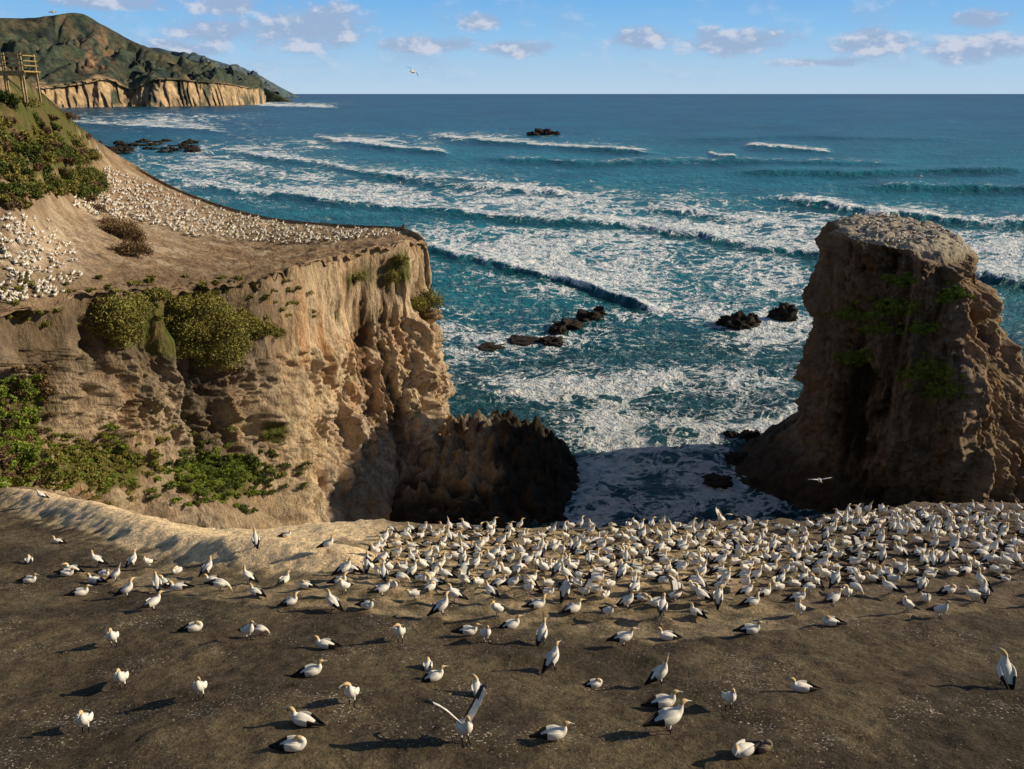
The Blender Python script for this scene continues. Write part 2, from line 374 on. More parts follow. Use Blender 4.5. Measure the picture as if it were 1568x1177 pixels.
dk2=ss(500,420,u)*.35; col=mixc(col,[.20,.155,.105],dk2*steep)  # left half browner, with buttress shadow also put into the colour
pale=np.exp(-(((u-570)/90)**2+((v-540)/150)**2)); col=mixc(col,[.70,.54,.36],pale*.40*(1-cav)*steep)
tsoil=np.tile(np.array([.34,.23,.135]),(len(P),1)); na=fbm(P2*.25,4,31)
tsoil=mixc(tsoil,[.52,.41,.28],ss(.0,.4,na)); tsoil=mixc(tsoil,[.17,.115,.07],ss(.05,.45,-na))
gu=np.exp(-(((u-40)/110)**2+((v-390)/60)**2))+.7*np.exp(-(((u-330)/190)**2+((v-336)/30)**2)); tsoil=mixc(tsoil,[.66,.54,.40],np.clip(gu,0,1)*ss(-.35,.25,fbm(P2*.9,3,33)))
tsoil=mixc(tsoil,[.22,.15,.09],ss(385,430,v)*.6)
st2=np.clip(steep*(.2+.8*wallm),0,1)*np.where(ri<farrow+6,0,1)
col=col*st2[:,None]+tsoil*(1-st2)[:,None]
green=np.zeros(len(P))
for (cu,cvv,ru,rv) in [(60,190,110,95),(150,715,90,35),(20,640,60,60),(330,730,80,38),(280,500,120,55),(20,700,50,40),(420,660,30,20),(545,425,30,16),(610,410,24,30)]:
    green=np.maximum(green,np.exp(-(((u-cu)/ru)**2+((v-cvv)/rv)**2)))
green=ss(.40,.70,green+fbm(P2*.35,4,35)*.55)
gc=mixc(np.tile(np.array([.11,.115,.03]),(len(P),1)),[.17,.12,.055],ss(-.1,.4,fbm(P2*.5,3,36)))
col=col*(1-green[:,None])+gc*green[:,None]
Fc=gridF(sh_[0],sh_[1])
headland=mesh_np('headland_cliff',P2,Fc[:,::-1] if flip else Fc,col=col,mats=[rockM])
bvhH=BVHTree.FromPolygons([tuple(x) for x in P2],Fc.tolist())

# ------------------------------------------------------------------ ring built rocks
def ringrock(name,lev,yM,nexp,nang,nz,amp,sh,capz,tilt,colf,ncap=40,topn=.8,macro=1.):
    lev=np.array(lev,float)
    L=crom(lev,max(2,nz//(len(lev)-1)))
    th=np.linspace(0,2*np.pi,nang,endpoint=False); rows=[]
    def ring(z,xL,xF,xR,yF,yB,s=1,dz=0):
        c,s_=np.cos(th),np.sin(th)
        rx=np.where(c>0,xR-xF,xF-xL); ry=np.where(s_>0,yB-yM,yM-yF)
        ne=np.where(s_>0,2.4,nexp)
        k=(np.abs(c)**ne+np.abs(s_)**ne)**(-1/ne)
        x=xF+rx*c*k*s; y=yM+ry*s_*k*s
        return np.stack([x,y,z+dz+tilt*(y-yM)+0*x],-1)
    l0=L[0]
    for s in np.linspace(0.01,.985,ncap): rows.append(ring(*l0,s=s,dz=capz*(1-s**2)))
    for l in L: rows.append(ring(*l))
    X=np.array(rows)
    n=gnorm(X,True)
    cen=X.mean((0,1)); fl=((X-cen)*n).sum(-1).mean()<0
    if fl: n=-n
    s0=X.shape; P=X.reshape(-1,3); nn=n.reshape(-1,3)
    ri=np.repeat(np.arange(s0[0]),s0[1]).astype(float)
    st=ss(.2,.7,1-np.abs(nn[:,2])); d,cav=rockdisp(P+31.7,amp,sh,macro)
    d=d*(.5+.5*ss(ncap,ncap+18,ri))
    P2=P+nn*(d*st)[:,None]*[1,1,.35]; P2[:,2]+=(fbm(P*.5,4,40)*topn+ (.5-worley(P*.5)[0])*topn*.8)*(1-st)
    col=colf(P2,cav,st)
    Fc=gridF(s0[0],s0[1],True)
    ob=mesh_np(name,P2,Fc if fl else Fc[:,::-1],col=col,mats=[rockM])
    return ob,P2,Fc
SL=[(364,1296,1415,1468,101,117),(376,1290,1438,1480,99.5,119),(400,1290,1445,1496,99,120),(470,1282,1455,1516,98.5,121),(560,1268,1465,1556,97.5,123),(650,1256,1465,1608,96.5,125),(700,1244,1460,1650,95.5,126),(742,1184,1450,1690,95,128),(800,1100,1440,1740,94,130)]
lev=[]
for (vv,uL,uF,uR,yF,yB) in SL:
    z=W(uL,vv,106)[2]; lev.append((z,W(uL,vv,107)[0],W(uF,vv,100)[0],W(uR,vv,107)[0],yF,yB))
lev[-1]=(-3,)+lev[-1][1:]
STG=[(1372,470,40,17),(1312,546,34,11),(1420,568,44,20),(1378,428,24,8),(1408,502,26,10),(1460,450,22,10),(1310,482,30,8),(1440,598,30,12),(1340,505,26,7)]
def stackcol(P,cav,st):
    c=rockcol(P,cav,None)*np.array([.40,.37,.36]); u,v=proj(P)  # rock colour multiplied down to paint the shade of the front face
    rl=ss(1430,1500,u); c=c*(1+.45*rl[:,None])  # right flank lightened in the colour as its sunlit side
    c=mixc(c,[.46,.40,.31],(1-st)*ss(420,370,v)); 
    g=np.zeros(len(P))
    for (cu,cvv,ru,rv) in STG:
        g=np.maximum(g,np.exp(-(((u-cu)/ru)**2+((v-cvv)/rv)**2)))
    c=mixc(c,[.15,.19,.035],ss(.38,.58,g+fbm(P*.8,3,41)*.35))
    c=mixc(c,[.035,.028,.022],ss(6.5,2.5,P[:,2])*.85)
    return c
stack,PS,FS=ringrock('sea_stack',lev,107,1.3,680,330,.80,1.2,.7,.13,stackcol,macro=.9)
bvhS=BVHTree.FromPolygons([tuple(x) for x in PS],FS.tolist())
def shelfcol(P,cav,st):
    c=rockcol(P,cav,None)*.6; u,v=proj(P)
    return mixc(c,[.028,.023,.019],np.clip(ss(735,775,u+fbm(P*.3,3,1)*40)+ss(4.0,1.,P[:,2]),0,1)*.92)  # dark rock, the right part deepened with backlit shade in the colour
ringrock('rock_shelf',[(5.2,-13,-6,3.5,110,119),(4.6,-14,-5,5.5,107,121),(2.8,-17,-4,7.2,102,123),(1.0,-21,-4,8.0,97,125),(-2,-25,-4,9.0,92,127)],112,2.6,360,120,.6,2.0,1.0,.05,shelfcol,topn=3.4,macro=.5)

def boulders(name,items,col=(.035,.03,.025),seed=0):
    Vs=[];Fs=[];Cs=[];o=0
    for k,(x,y,z,rx,ry,rz) in enumerate(items):
        th=np.linspace(0,2*np.pi,56,endpoint=False); ph=np.linspace(.02,np.pi-.02,36)
        T,H=np.meshgrid(th,ph); D=np.stack([np.sin(H)*np.cos(T),np.sin(H)*np.sin(T),np.cos(H)],-1).reshape(-1,3)
        f1,f2=worley(D*1.7+seed*3.1+k*7.7); g1,_=worley(D*4+seed*1.1+k*3.7); r=.75+(f1-.4)*.9+(g1-.4)*.4+fbm(D*3,5,seed+k)*.45
        V=D*r[:,None]*[rx,ry,rz]+[x,y,z]
        Vs.append(V); Fs.append(gridF(36,56,True)+o); o+=len(V)
        c=np.tile(np.array(col),(len(V),1))*(1+.5*fbm(V*.8,3,2)[:,None]); Cs.append(c)
    return mesh_np(name,np.concatenate(Vs),np.concatenate(Fs),col=np.concatenate(Cs),mats=[rockM])
def seab(name,spec,seed,col=(.04,.033,.027)):
    it=[]
    for (u,v,wpx,hpx) in spec:
        p=Wsea(u,v); s=p[1]/F; it.append((p[0],p[1],.1,wpx*s*.5,wpx*s*.5,hpx*s*.95))
    boulders(name,it,seed=seed,col=col)
seab('surf_rock',[(870,500,50,10),(900,488,40,12),(918,482,20,12),(845,525,40,8),(855,508,30,8),(800,522,50,3),(750,532,50,3)],1)
seab('surf_rock',[(1130,500,56,20),(1110,498,28,12),(1152,494,24,14)],2)
seab('surf_rock',[(1200,488,42,20),(1186,488,22,16)],3)
seab('surf_rock',[(1150,672,34,14),(1195,682,44,24),(1170,704,60,14),(1130,705,44,12),(1215,700,34,18),(1100,738,50,7),(1175,742,56,12),(1120,668,24,8)],4)
seab('offshore_rock',[(832,206,34,9),(815,207,18,5),(850,206,14,5)],5)
sp_=[(random.uniform(150,300),0,0,0) for _ in range(46)]
seab('shore_rocks',[(u,random.uniform(218,236)-(u-150)*.02,random.uniform(8,26),random.uniform(2,5)) for (u,_,_,_) in sp_],6)
seab('shelf_boulders',[(790,690,50,34),(830,700,50,42),(855,712,40,38),(770,700,50,36),(800,760,60,26),(862,745,34,26),(872,722,26,22),(840,790,60,22),(720,800,70,30),(660,810,80,30)],8)
seab('shelf_boulders',[(700,690,60,52),(735,695,50,44),(680,700,50,60)],9,col=(.42,.30,.17))

# ------------------------------------------------------------------ distant headlands
def dist_head(name,data,deps,seed,haze):
    cols=[]
    for (u,vf,vct,vc) in data:
        D=Wsea(u,vf)[1]
        f0=Wsea(u,vf); f0[2]=-5
        vct=vct+6*math.sin(u*.09+seed)*(1 if vf-vct>20 else 0)+4*math.sin(u*.23)
        c1=W(u,vct,D+deps[0]); cr=W(u,vc,D+deps[1])
        m1=c1*.62+cr*.38; m1[2]+=-(cr[2]-c1[2])*.04; m2=c1*.28+cr*.72
        bk=cr.copy(); bk[1]+=deps[1]; bk[2]=-5
        cols.append([f0,c1*.97+f0*.03,c1,m1,m2,cr,bk])
    C=crom(np.array(cols),44); C=np.swapaxes(C,0,1); C=crom(C,[34,3,40,40,34,14])
    s0=C.shape; P=C.reshape(-1,3)
    sc_=deps[2]; rows=np.repeat(np.linspace(0,1,s0[0]),s0[1])
    wgt=ss(.2,.4,rows)*(1-ss(.70,.90,rows)*.95)
    w_=fbm(P/sc_*.7,2,seed); r1=np.abs(perlin(np.stack([P[:,0]/sc_*1.3+w_,P[:,1]/sc_*.4,P[:,2]*0+seed],-1)))
    r2=np.abs(perlin(np.stack([P[:,0]/sc_*4+w_*2,P[:,1]/sc_*1.5,P[:,2]*0+seed+3],-1)))
    r3=np.abs(perlin(np.stack([P[:,0]/sc_*10+w_*4,P[:,1]/sc_*4,P[:,2]*0+seed+5],-1)))
    P2=P.copy(); P2[:,2]+=((r1-.25)*1.1+(r2-.2)*.6+(r3-.2)*.25)*sc_*.42*wgt
    cl=(1-ss(.2,.28,rows)); P2[:,1]-=cl*(fbm(P/sc_*[3,3,1.5],4,seed+2)*.16*sc_-np.abs(perlin(P/sc_*[11,9,2]))*.16*sc_)
    g=np.tile(np.array([.042,.052,.020]),(len(P),1)); nb=fbm(P/sc_*2.2,5,seed+4)
    g=mixc(g,[.105,.082,.036],ss(-.05,.35,nb)); g=mixc(g,[.014,.021,.011],ss(-.05,.3,-fbm(P/sc_*5,5,seed+5)))
    u,v=proj(P2); sc1=np.exp(-(((u-150)/26)**2+((v-85)/34)**2)); g=mixc(g,[.34,.18,.085],sc1*ss(-.1,.25,fbm(P/sc_*[7,3,3],4,seed+6)+.05))
    r=np.tile(np.array([.44,.30,.155]),(len(P),1)); r=mixc(r,[.20,.14,.085],ss(-.05,.3,fbm(P/sc_*[8,8,2],4,seed+7))); r=mixc(r,[.06,.065,.032],ss(.05,.3,fbm(P/sc_*[4,4,3],4,seed+8)))
    edge=ss(.15,.30,rows+fbm(P/sc_*[4,2,3],4,seed+9)*.26)
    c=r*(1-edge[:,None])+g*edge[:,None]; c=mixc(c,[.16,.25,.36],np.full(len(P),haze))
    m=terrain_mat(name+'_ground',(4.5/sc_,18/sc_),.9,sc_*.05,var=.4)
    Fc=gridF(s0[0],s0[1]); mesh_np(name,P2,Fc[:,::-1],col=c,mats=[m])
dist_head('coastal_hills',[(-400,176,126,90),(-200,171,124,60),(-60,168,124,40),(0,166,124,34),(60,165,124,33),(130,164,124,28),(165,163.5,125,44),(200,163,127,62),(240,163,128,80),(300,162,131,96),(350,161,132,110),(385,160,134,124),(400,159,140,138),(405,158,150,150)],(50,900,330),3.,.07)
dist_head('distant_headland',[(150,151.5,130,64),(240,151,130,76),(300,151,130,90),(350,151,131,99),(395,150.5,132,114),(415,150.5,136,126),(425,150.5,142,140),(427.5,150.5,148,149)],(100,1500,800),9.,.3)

# ------------------------------------------------------------------ FOREGROUND GROUND
A0,SLP=44.2,.328
def on_plane(u,v):
    d=raydir(u,v); k=-(CAMZ-A0)/(d[2]+SLP*d[1]); return np.array([k*d[0],k*d[1],CAMZ+k*d[2]])
edge_px=[(-200,742),(0,745),(70,750),(150,772),(230,790),(300,803),(400,806),(480,798),(560,800),(640,805),(850,807),(1100,799),(1235,803),(1290,778),(1400,770),(1568,770),(1800,770)]
EP=np.array([on_plane(*p) for p in edge_px])
def yedge(x): return np.interp(x,EP[:,0],EP[:,1])
ridge_px=[(20,768),(90,780),(160,800),(250,828),(350,852),(440,862),(530,868)]
RP=np.array([on_plane(*p) for p in ridge_px])
def hbase(x,y):
    x=np.asarray(x,float); y=np.asarray(y,float); o=np.zeros(x.shape)
    P=np.stack([x,y,o],-1).reshape(-1,3)
    ye=yedge(P[:,0])+perlin(P*.5)*.7+perlin(P*1.7)*.3
    z=A0-SLP*P[:,1]
    z=z+fbm(P*.13,3,50)*.45
    d=np.full(len(P),99.)
    for a,b in zip(RP[:-1],RP[1:]):
        ab=(b-a)[:2]; t=np.clip(((P[:,:2]-a[:2])@ab)/(ab@ab),0,1); q=a[:2]+t[:,None]*ab
        d=np.minimum(d,np.linalg.norm(P[:,:2]-q,axis=1))
    z=z+.75*np.exp(-(d/1.2)**2)
    dz=np.maximum(P[:,1]-ye,0); zz=z-dz*1.25-np.minimum(dz,.8)*.9
    fl=np.interp(P[:,0],[-60,-34,-26,-20,-14],[24,20,10,2,-3])
    z=np.where(dz>0,np.maximum(zz,np.minimum(fl,z-.01)),z)
    return z.reshape(x.shape),ye.reshape(x.shape),d.reshape(x.shape)
def inpoly(u,v,pl):
    u=np.asarray(u); c=np.zeros(u.shape,bool); n=len(pl)
    for i in range(n):
        x1,y1=pl[i]; x2,y2=pl[(i+1)%n]
        if y1==y2: continue
        k=((y1>v)!=(y2>v))&(u<(x2-x1)*(v-y1)/(y2-y1)+x1); c^=k
    return c
colony=[(600,818),(660,812),(850,813),(1100,806),(1240,812),(1290,790),(1400,783),(1700,783),(1700,920),(1440,940),(1300,950),(1150,968),(1000,985),(850,968),(700,950),(560,938),(480,930),(380,925),(300,915),(180,900),(110,878),(250,872),(380,888),(520,888),(570,855)]
cand=rng.uniform([-24,18],[28,40],(70000,2)); zc,_,_=hbase(cand[:,0],cand[:,1])
uu,vv=proj(np.column_stack([cand,zc])); ok=inpoly(uu,vv,colony)
cand=cand[ok];uu=uu[ok];vv=vv[ok];zc=zc[ok]
cells={};birds=[]
clump=fbm(np.column_stack([cand*.45,cand[:,0]*0]),3,70)
for i in range(len(cand)):
    x,y=cand[i]; low=np.interp(uu[i],[100,500,800,1000,1300,1568],[925,935,965,985,950,930])
    md=.48+max(0,-clump[i])*.5
    if uu[i]<520: md=1.0
    elif vv[i]>low-26: md=1.15
    elif vv[i]>low-50: md=.8
    cx,cy=int(x/1.2+100),int(y/1.2+100); bad=False
    for a in (-1,0,1):
        for b in (-1,0,1):
            for (px,py) in cells.get((cx+a,cy+b),()):
                if (px-x)**2+(py-y)**2<md*md: bad=True
    if bad: continue
    cells.setdefault((cx,cy),[]).append((x,y)); birds.append((x,y))
birds=np.array(birds); print('colony birds',len(birds))
def ground():
    xs=np.concatenate([np.arange(-130,-34,4),np.arange(-34,34,.115),np.arange(34,131,4)])
    ys=np.concatenate([np.arange(-40,7,2),np.arange(7,46,.115),np.arange(46,90,1.)])
    X,Y=np.meshgrid(xs,ys); Z,ye,dr=hbase(X,Y)
    P=np.stack([X,Y,Z],-1).reshape(-1,3); u,v=proj(P); v=np.where(P[:,1]<6,1500,v)
    incol=inpoly(u,v,colony).astype(float)
    Z=P[:,2]
    f1,_=worley(P*[2.2,2.2,0])
    Z=Z+(.5-f1)*.06+fbm(P*[3,3,0],3,52)*.08+fbm(P*[.8,.8,0],3,58)*.12
    nx,ny=xs,ys; G2=Z.reshape(X.shape)
    for (bx,by) in birds:
        i0,i1=np.searchsorted(ny,by-.6),np.searchsorted(ny,by+.6); j0,j1=np.searchsorted(nx,bx-.6),np.searchsorted(nx,bx+.6)
        r2=(X[i0:i1,j0:j1]-bx)**2+(Y[i0:i1,j0:j1]-by)**2; G2[i0:i1,j0:j1]+=.08*np.exp(-r2/.04)
    P[:,2]=G2.ravel()
    na=fbm(P*[.35,.35,0],5,53); nb=fbm(P*[1.6,1.6,0],4,54)
    c=np.tile(np.array([.135,.102,.060]),(len(P),1)); c=mixc(c,[.066,.052,.033],ss(-.2,.2,na)); c=mixc(c,[.21,.17,.11],ss(.1,.5,nb)*.45)
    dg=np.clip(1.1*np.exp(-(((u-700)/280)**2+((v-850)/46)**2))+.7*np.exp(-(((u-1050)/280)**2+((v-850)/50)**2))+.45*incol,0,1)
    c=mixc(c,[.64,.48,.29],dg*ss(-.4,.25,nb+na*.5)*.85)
    rd=ss(1100,1300,u)*ss(985,900,v); c=mixc(c,[.13,.098,.068],rd*.85)
    e=ye.ravel()-P[:,1]
    pr=ss(640,540,u)*ss(-40,60,u)*np.clip(ss(2.0,.9,dr.ravel()+nb*1.4)+ss(5.0,3.5,e+nb*1.5+na*3)*ss(100,330,u),0,1)
    c=mixc(c,[.94,.71,.43],pr*.95*ss(-.8,-.15,nb))
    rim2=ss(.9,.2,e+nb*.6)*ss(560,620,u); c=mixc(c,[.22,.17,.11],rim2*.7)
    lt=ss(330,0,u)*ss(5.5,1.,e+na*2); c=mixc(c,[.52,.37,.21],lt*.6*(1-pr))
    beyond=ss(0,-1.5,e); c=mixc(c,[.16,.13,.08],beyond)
    m=terrain_mat('colony_ground',(5.,24.),1.0,.11,speck=(21.,.675,(.46,.41,.34),.6),var=.42)
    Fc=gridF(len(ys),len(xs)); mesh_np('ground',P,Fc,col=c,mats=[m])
    return xs,ys,P[:,2].reshape(X.shape)
gx,gy,gz=ground()
def gh(x,y):
    i=min(max(np.searchsorted(gy,y)-1,0),len(gy)-2); j=min(max(np.searchsorted(gx,x)-1,0),len(gx)-2)
    ty=(y-gy[i])/(gy[i+1]-gy[i]); tx=(x-gx[j])/(gx[j+1]-gx[j])
    return (gz[i,j]*(1-tx)+gz[i,j+1]*tx)*(1-ty)+(gz[i+1,j]*(1-tx)+gz[i+1,j+1]*tx)*ty
def gpos(u,v):
    d=raydir(u,v); k=10.
    while k<70:
        p=np.array([0,0,CAMZ])+k*d
        if p[2]<gh(p[0],p[1]): break
        k+=.05
    return p[0],p[1]

# ------------------------------------------------------------------ GANNETS
mW=flat_mat('gannet_white',(.80,.76,.68),.75,.12,14); mY=flat_mat('gannet_ochre_head',(.70,.50,.25),.75,.12,14)
mB=flat_mat('gannet_bill',(.42,.47,.50),.4,.05,10); mK=flat_mat('gannet_black',(.02,.018,.017),.6,.2,10)
mBr=flat_mat('juvenile_brown',(.22,.17,.12),.8,.3,30)
GM=[mW,mY,mB,mK]
def tube(V,Fc,M,sp3,rad,mats,seg=10,side=None):
    sp3=np.array(sp3,float); o=len(V); n=len(sp3)
    T=np.gradient(sp3,axis=0); T/=np.linalg.norm(T,axis=1)[:,None]
    for i in range(n):
        t=T[i]; s=np.array([0,1,0.]) if side is None else np.array(side,float)
        s=s-t*(s@t); s/=np.linalg.norm(s); nn_=np.cross(s,t)
        for k in range(seg):
            a=2*math.pi*k/seg; V.append(sp3[i]+s*math.cos(a)*rad[i][0]+nn_*math.sin(a)*rad[i][1])
    for i in range(n-1):
        for k in range(seg):
            Fc.append([o+i*seg+k,o+i*seg+(k+1)%seg,o+(i+1)*seg+(k+1)%seg,o+(i+1)*seg+k]); M.append(mats[i])
    for e,m_ in ((0,mats[0]),(n-1,mats[-1])):
        V.append(sp3[e]); c=len(V)-1
        for k in range(seg):
            Fc.append([c,o+e*seg+k,o+e*seg+(k+1)%seg,c]); M.append(m_)
def finish(name,V,Fc,M):
    import bmesh
    me=bpy.data.meshes.new(name); fs=[[a for i,a in enumerate(f) if a not in f[:i]] for f in Fc]
    me.from_pydata([tuple(v) for v in V],[],fs)
    for m_ in GM: me.materials.append(m_)
    me.polygons.foreach_set('material_index',M); me.polygons.foreach_set('use_smooth',[True]*len(fs)); me.update()
    bm=bmesh.new(); bm.from_mesh(me); bmesh.ops.recalc_face_normals(bm,faces=bm.faces); bm.to_mesh(me); bm.free()
    return me
RAD=[(.02,.006),(.035,.012),(.06,.04),(.098,.085),(.128,.118),(.118,.112),(.078,.08),(.050,.053),(.042,.045),(.043,.044),(.036,.034),(.016,.018),(.004,.005)]
BM=[3,3,0,0,0,0,0,0,1,1,1,2]
def gannet(name,sp2,wing='fold',legs=True,yaw_head=0):
    V=[];Fc=[];M=[]
    sp3=[]
    for i,(x,z) in enumerate(sp2):
        y=0
        if i>=9: y=(i-8)*.035*yaw_head
        sp3.append((x,y,z))
    tube(V,Fc,M,crom(np.array(sp3),3),crom(np.array(RAD),3),[BM[min(i//3,11)] for i in range(37)],12)
    h=np.array(sp3[10])
    for s in (-1,1):
        tube(V,Fc,M,[h+[-.006,s*.029,.006],h+[0,s*.034,.008],h+[.006,s*.029,.008]],[(.004,.005),(.006,.007),(.003,.004)],[3,3],6)
    if wing=='fold':
        for s in (-1,1):
            b=[np.array(sp3[i]) for i in (6,5,4,3,2,1,0)]
            off=[.055,.098,.118,.105,.075,.042,.022]; up=[-.01,.015,.03,.035,.035,.025,.02]
            wp=[p+np.array([0,s*o_,u_]) for p,o_,u_ in zip(b,off,up)]
            wp.append(wp[-1]+(wp[-1]-wp[-2])*.45)
            tube(V,Fc,M,crom(np.array(wp),2),crom(np.array([(.012,.02),(.025,.06),(.03,.085),(.028,.075),(.02,.05),(.014,.032),(.01,.02),(.003,.006)]),2),[0]*6+[3]*8,8)
    elif wing:
        root=np.array(sp3[5])+[-.03,0,.05]
        for s in (-1,1):
            st=wing; o=len(V)
            for (y,z,xl,ch) in st:
                for lay in (0.008,-.008):
                    for c_ in (0,.35,.68,1.0):
                        V.append(root+np.array([xl-ch*c_, s*y, z+lay*(1-c_)+.02*math.sin(c_*3.1)*ch*3]))
            for i in range(len(st)-1):
                for lay in (0,4):
                    for c_ in range(3):
                        a=o+i*8+lay+c_; Fc.append([a,a+1,a+9,a+8]); M.append(3 if (c_==2 or i>=len(st)-3 or (c_==1 and i>=2)) else 0)
    if legs:
        bz=sp2[4][1]-.05
        for s in (-1,1):
            x0=sp2[4][0]+.02
            tube(V,Fc,M,[(x0-.01,s*.05,bz),(x0-.02,s*.055,bz*.5),(x0,s*.055,.02)],[(.028,.03),(.014,.014),(.01,.01)],[0,3],6)
            o=len(V)
            for p in [(x0-.02,s*.055,.012),(x0+.085,s*.055-.035,.006),(x0+.10,s*.055,.012),(x0+.085,s*.055+.035,.006),(x0+.02,s*.055,.025)]: V.append(np.array(p))
            Fc+= [[o,o+1,o+4,o],[o+1,o+2,o+4,o+1],[o+2,o+3,o+4,o+2],[o+3,o,o+4,o+3]]; M+=[3]*4
    return finish(name,V,Fc,M)
stand=[(-.42,.13),(-.34,.165),(-.24,.21),(-.14,.26),(-.03,.315),(.06,.38),(.105,.455),(.12,.52),(.125,.575),(.15,.615),(.195,.628),(.235,.622),(.325,.605)]
lean=[(-.46,.24),(-.37,.25),(-.27,.255),(-.16,.265),(-.03,.285),(.08,.32),(.15,.375),(.175,.43),(.185,.48),(.21,.52),(.255,.53),(.295,.52),(.385,.495)]
sit=[(-.46,.075),(-.37,.085),(-.27,.10),(-.16,.115),(-.03,.125),(.08,.145),(.145,.195),(.16,.25),(.16,.30),(.185,.338),(.23,.35),(.27,.343),(.36,.32)]
tuck=[(-.44,.075),(-.36,.085),(-.26,.10),(-.15,.12),(-.03,.13),(.08,.145),(.14,.19),(.15,.235),(.12,.27),(.07,.285),(.02,.27),(-.01,.255),(-.09,.21)]
skyp=[(-.40,.10),(-.33,.14),(-.24,.19),(-.15,.25),(-.05,.315),(.03,.39),(.07,.46),(.085,.53),(.10,.595),(.12,.64),(.145,.68),(.165,.72),(.20,.81)]
bow=[(-.46,.26),(-.37,.265),(-.27,.27),(-.16,.275),(-.03,.285),(.08,.29),(.16,.285),(.215,.255),(.25,.21),(.275,.17),(.30,.13),(.32,.10),(.36,.02)]
flat=[(-.46,.0),(-.38,.0),(-.28,.0),(-.16,0),(-.03,.0),(.09,.01),(.18,.02),(.25,.025),(.31,.03),(.35,.035),(.40,.035),(.44,.03),(.54,.02)]
wingUp=[(.05,0,.06,.26),(.16,.14,.09,.28),(.27,.28,.08,.28),(.36,.36,.0,.25),(.44,.40,-.10,.20),(.50,.40,-.20,.13),(.54,.38,-.30,.04)]
wingFly=[(.05,0,.06,.22),(.22,.05,.12,.21),(.42,.10,.14,.18),(.60,.09,.06,.15),(.76,.06,-.03,.12),(.90,.02,-.13,.07),(.98,.0,-.20,.02)]
wingHalf=[(.06,0,.06,.26),(.16,.10,.08,.27),(.27,.20,.04,.26),(.36,.22,-.06,.24),(.45,.20,-.18,.20),(.52,.16,-.30,.12),(.56,.12,-.40,.03)]
ME={'stand':gannet('gannet_stand',stand),'stand2':gannet('gannet_stand2',stand,yaw_head=1),'stand3':gannet('gannet_stand3',stand,yaw_head=-1.2),'lean':gannet('gannet_lean',lean),'sit':gannet('gannet_sit',sit,legs=False),
 'sit2':gannet('gannet_sit2',sit,legs=False,yaw_head=1.3),'tuck':gannet('gannet_tuck',tuck,legs=False),'sky':gannet('gannet_sky',skyp),'bow':gannet('gannet_bow',bow),
 'up':gannet('gannet_wings_up',lean,wing=wingUp),'fly':gannet('gannet_flying',flat,wing=wingFly,legs=False),'half':gannet('gannet_wings_half',stand,wing=wingHalf)}
BS=.82
def put(name,kind,loc,yaw,s=1.0,parent=None,tilt=(0,0)):
    ob=bpy.data.objects.new(name,ME[kind]); sc.collection.objects.link(ob); s=s*BS
    ob.location=loc; ob.rotation_euler=(tilt[0],tilt[1],yaw); ob.scale=(s,s,s)
    if parent: ob.parent=parent
    return ob
def ryaw():
    r=random.random()
    if r<.38: return random.gauss(0.1,.6)
    if r<.7: return math.pi+random.gauss(0,.6)
    return random.uniform(0,6.28)
colE=bpy.data.objects.new('gannet_colony',None); sc.collection.objects.link(colE)
kinds=['stand']*4+['stand2']*3+['stand3']*3+['lean']*4+['sit']*8+['sit2']*5+['tuck']*4+['sky']*2+['bow']*2
for (x,y) in birds:
    k=random.choice(kinds)
    if random.random()<.014: k='half'
    if random.random()<.008: k='up'
    put('bird',k,(x,y,gh(x,y)-.015),ryaw(),random.uniform(.85,1.08),colE,(random.gauss(0,.05),random.gauss(0,.08)))
fg=[(47,893,'sit',0,1),(103,882,'sit',0,1),(65,766,'stand',3,1),(45,862,'tuck',2,1),(88,832,'sit',3,.9),(145,893,'sit',3,1),(205,868,'stand',1.2,1),(197,915,'stand2',.3,1),(243,905,'stand',2,1),(236,935,'lean',.8,1),
(175,991,'stand',-1.3,1),(299,967,'tuck',.2,1),(382,981,'stand',-.6,1),(400,972,'bow',0,.7),(497,992,'sit',3.0,.95),(613,984,'stand3',-1.5,1),(480,1034,'sit',.2,1),(655,1023,'tuck',1.6,.8),(667,1042,'sit',.4,.9),
(188,1056,'stand',-1.4,1),(308,1072,'stand2',-1.5,.95),(539,1081,'stand3',-1.7,.95),(730,1062,'sit2',1.6,.9),(463,1110,'sit',2.9,1),(131,1122,'stand',-1.4,1),(452,1150,'tuck',.0,1),(850,1132,'sit',0.1,1.0),(912,1053,'tuck',.1,.75),
(1015,1047,'sky',.2,1),(1018,1083,'sit',.1,1.05),(1025,1122,'lean',.35,1.2),(1115,1088,'stand',-1.5,.95),(1225,1060,'sit',3.1,.95),(1536,1050,'stand2',1.4,1.25),(1136,1157,'sit2',-2.6,1),(847,1025,'stand',.9,1),
(745,985,'stand',-1.2,.95),(718,972,'sit',0,1),(785,962,'sit',.3,1),(392,838,'sky',2,1),(457,800,'stand',1,1),(490,790,'stand',2,1),(503,845,'stand2',0,1),(510,935,'stand',2.5,1),(440,822,'sit',0,.9),(370,806,'sit',.5,.9),(290,800,'tuck',0,.9),
(1440,948,'stand',-.9,1),(1505,920,'stand',1.2,1),(1270,958,'tuck',3,1),(1150,970,'sit',0,1),(830,985,'stand',1.2,1),(955,990,'lean',.2,1),(150,868,'stand3',3,1),(1020,980,'sit',3,1),(125,912,'sit',.3,1)]
for (u_,v_,k,yaw,s) in fg:
    x,y=gpos(u_,v_); put('gannet',k,(x,y,gh(x,y)-.01),yaw,s,None,(random.gauss(0,.03),random.gauss(0,.05)))
x,y=gpos(1168,1150); ob=put('juvenile_gannet','tuck',(x,y,gh(x,y)-.02),.1,.8)
ob.data=ob.data.copy(); ob.data.materials[0]=mBr; ob.data.materials[1]=mBr
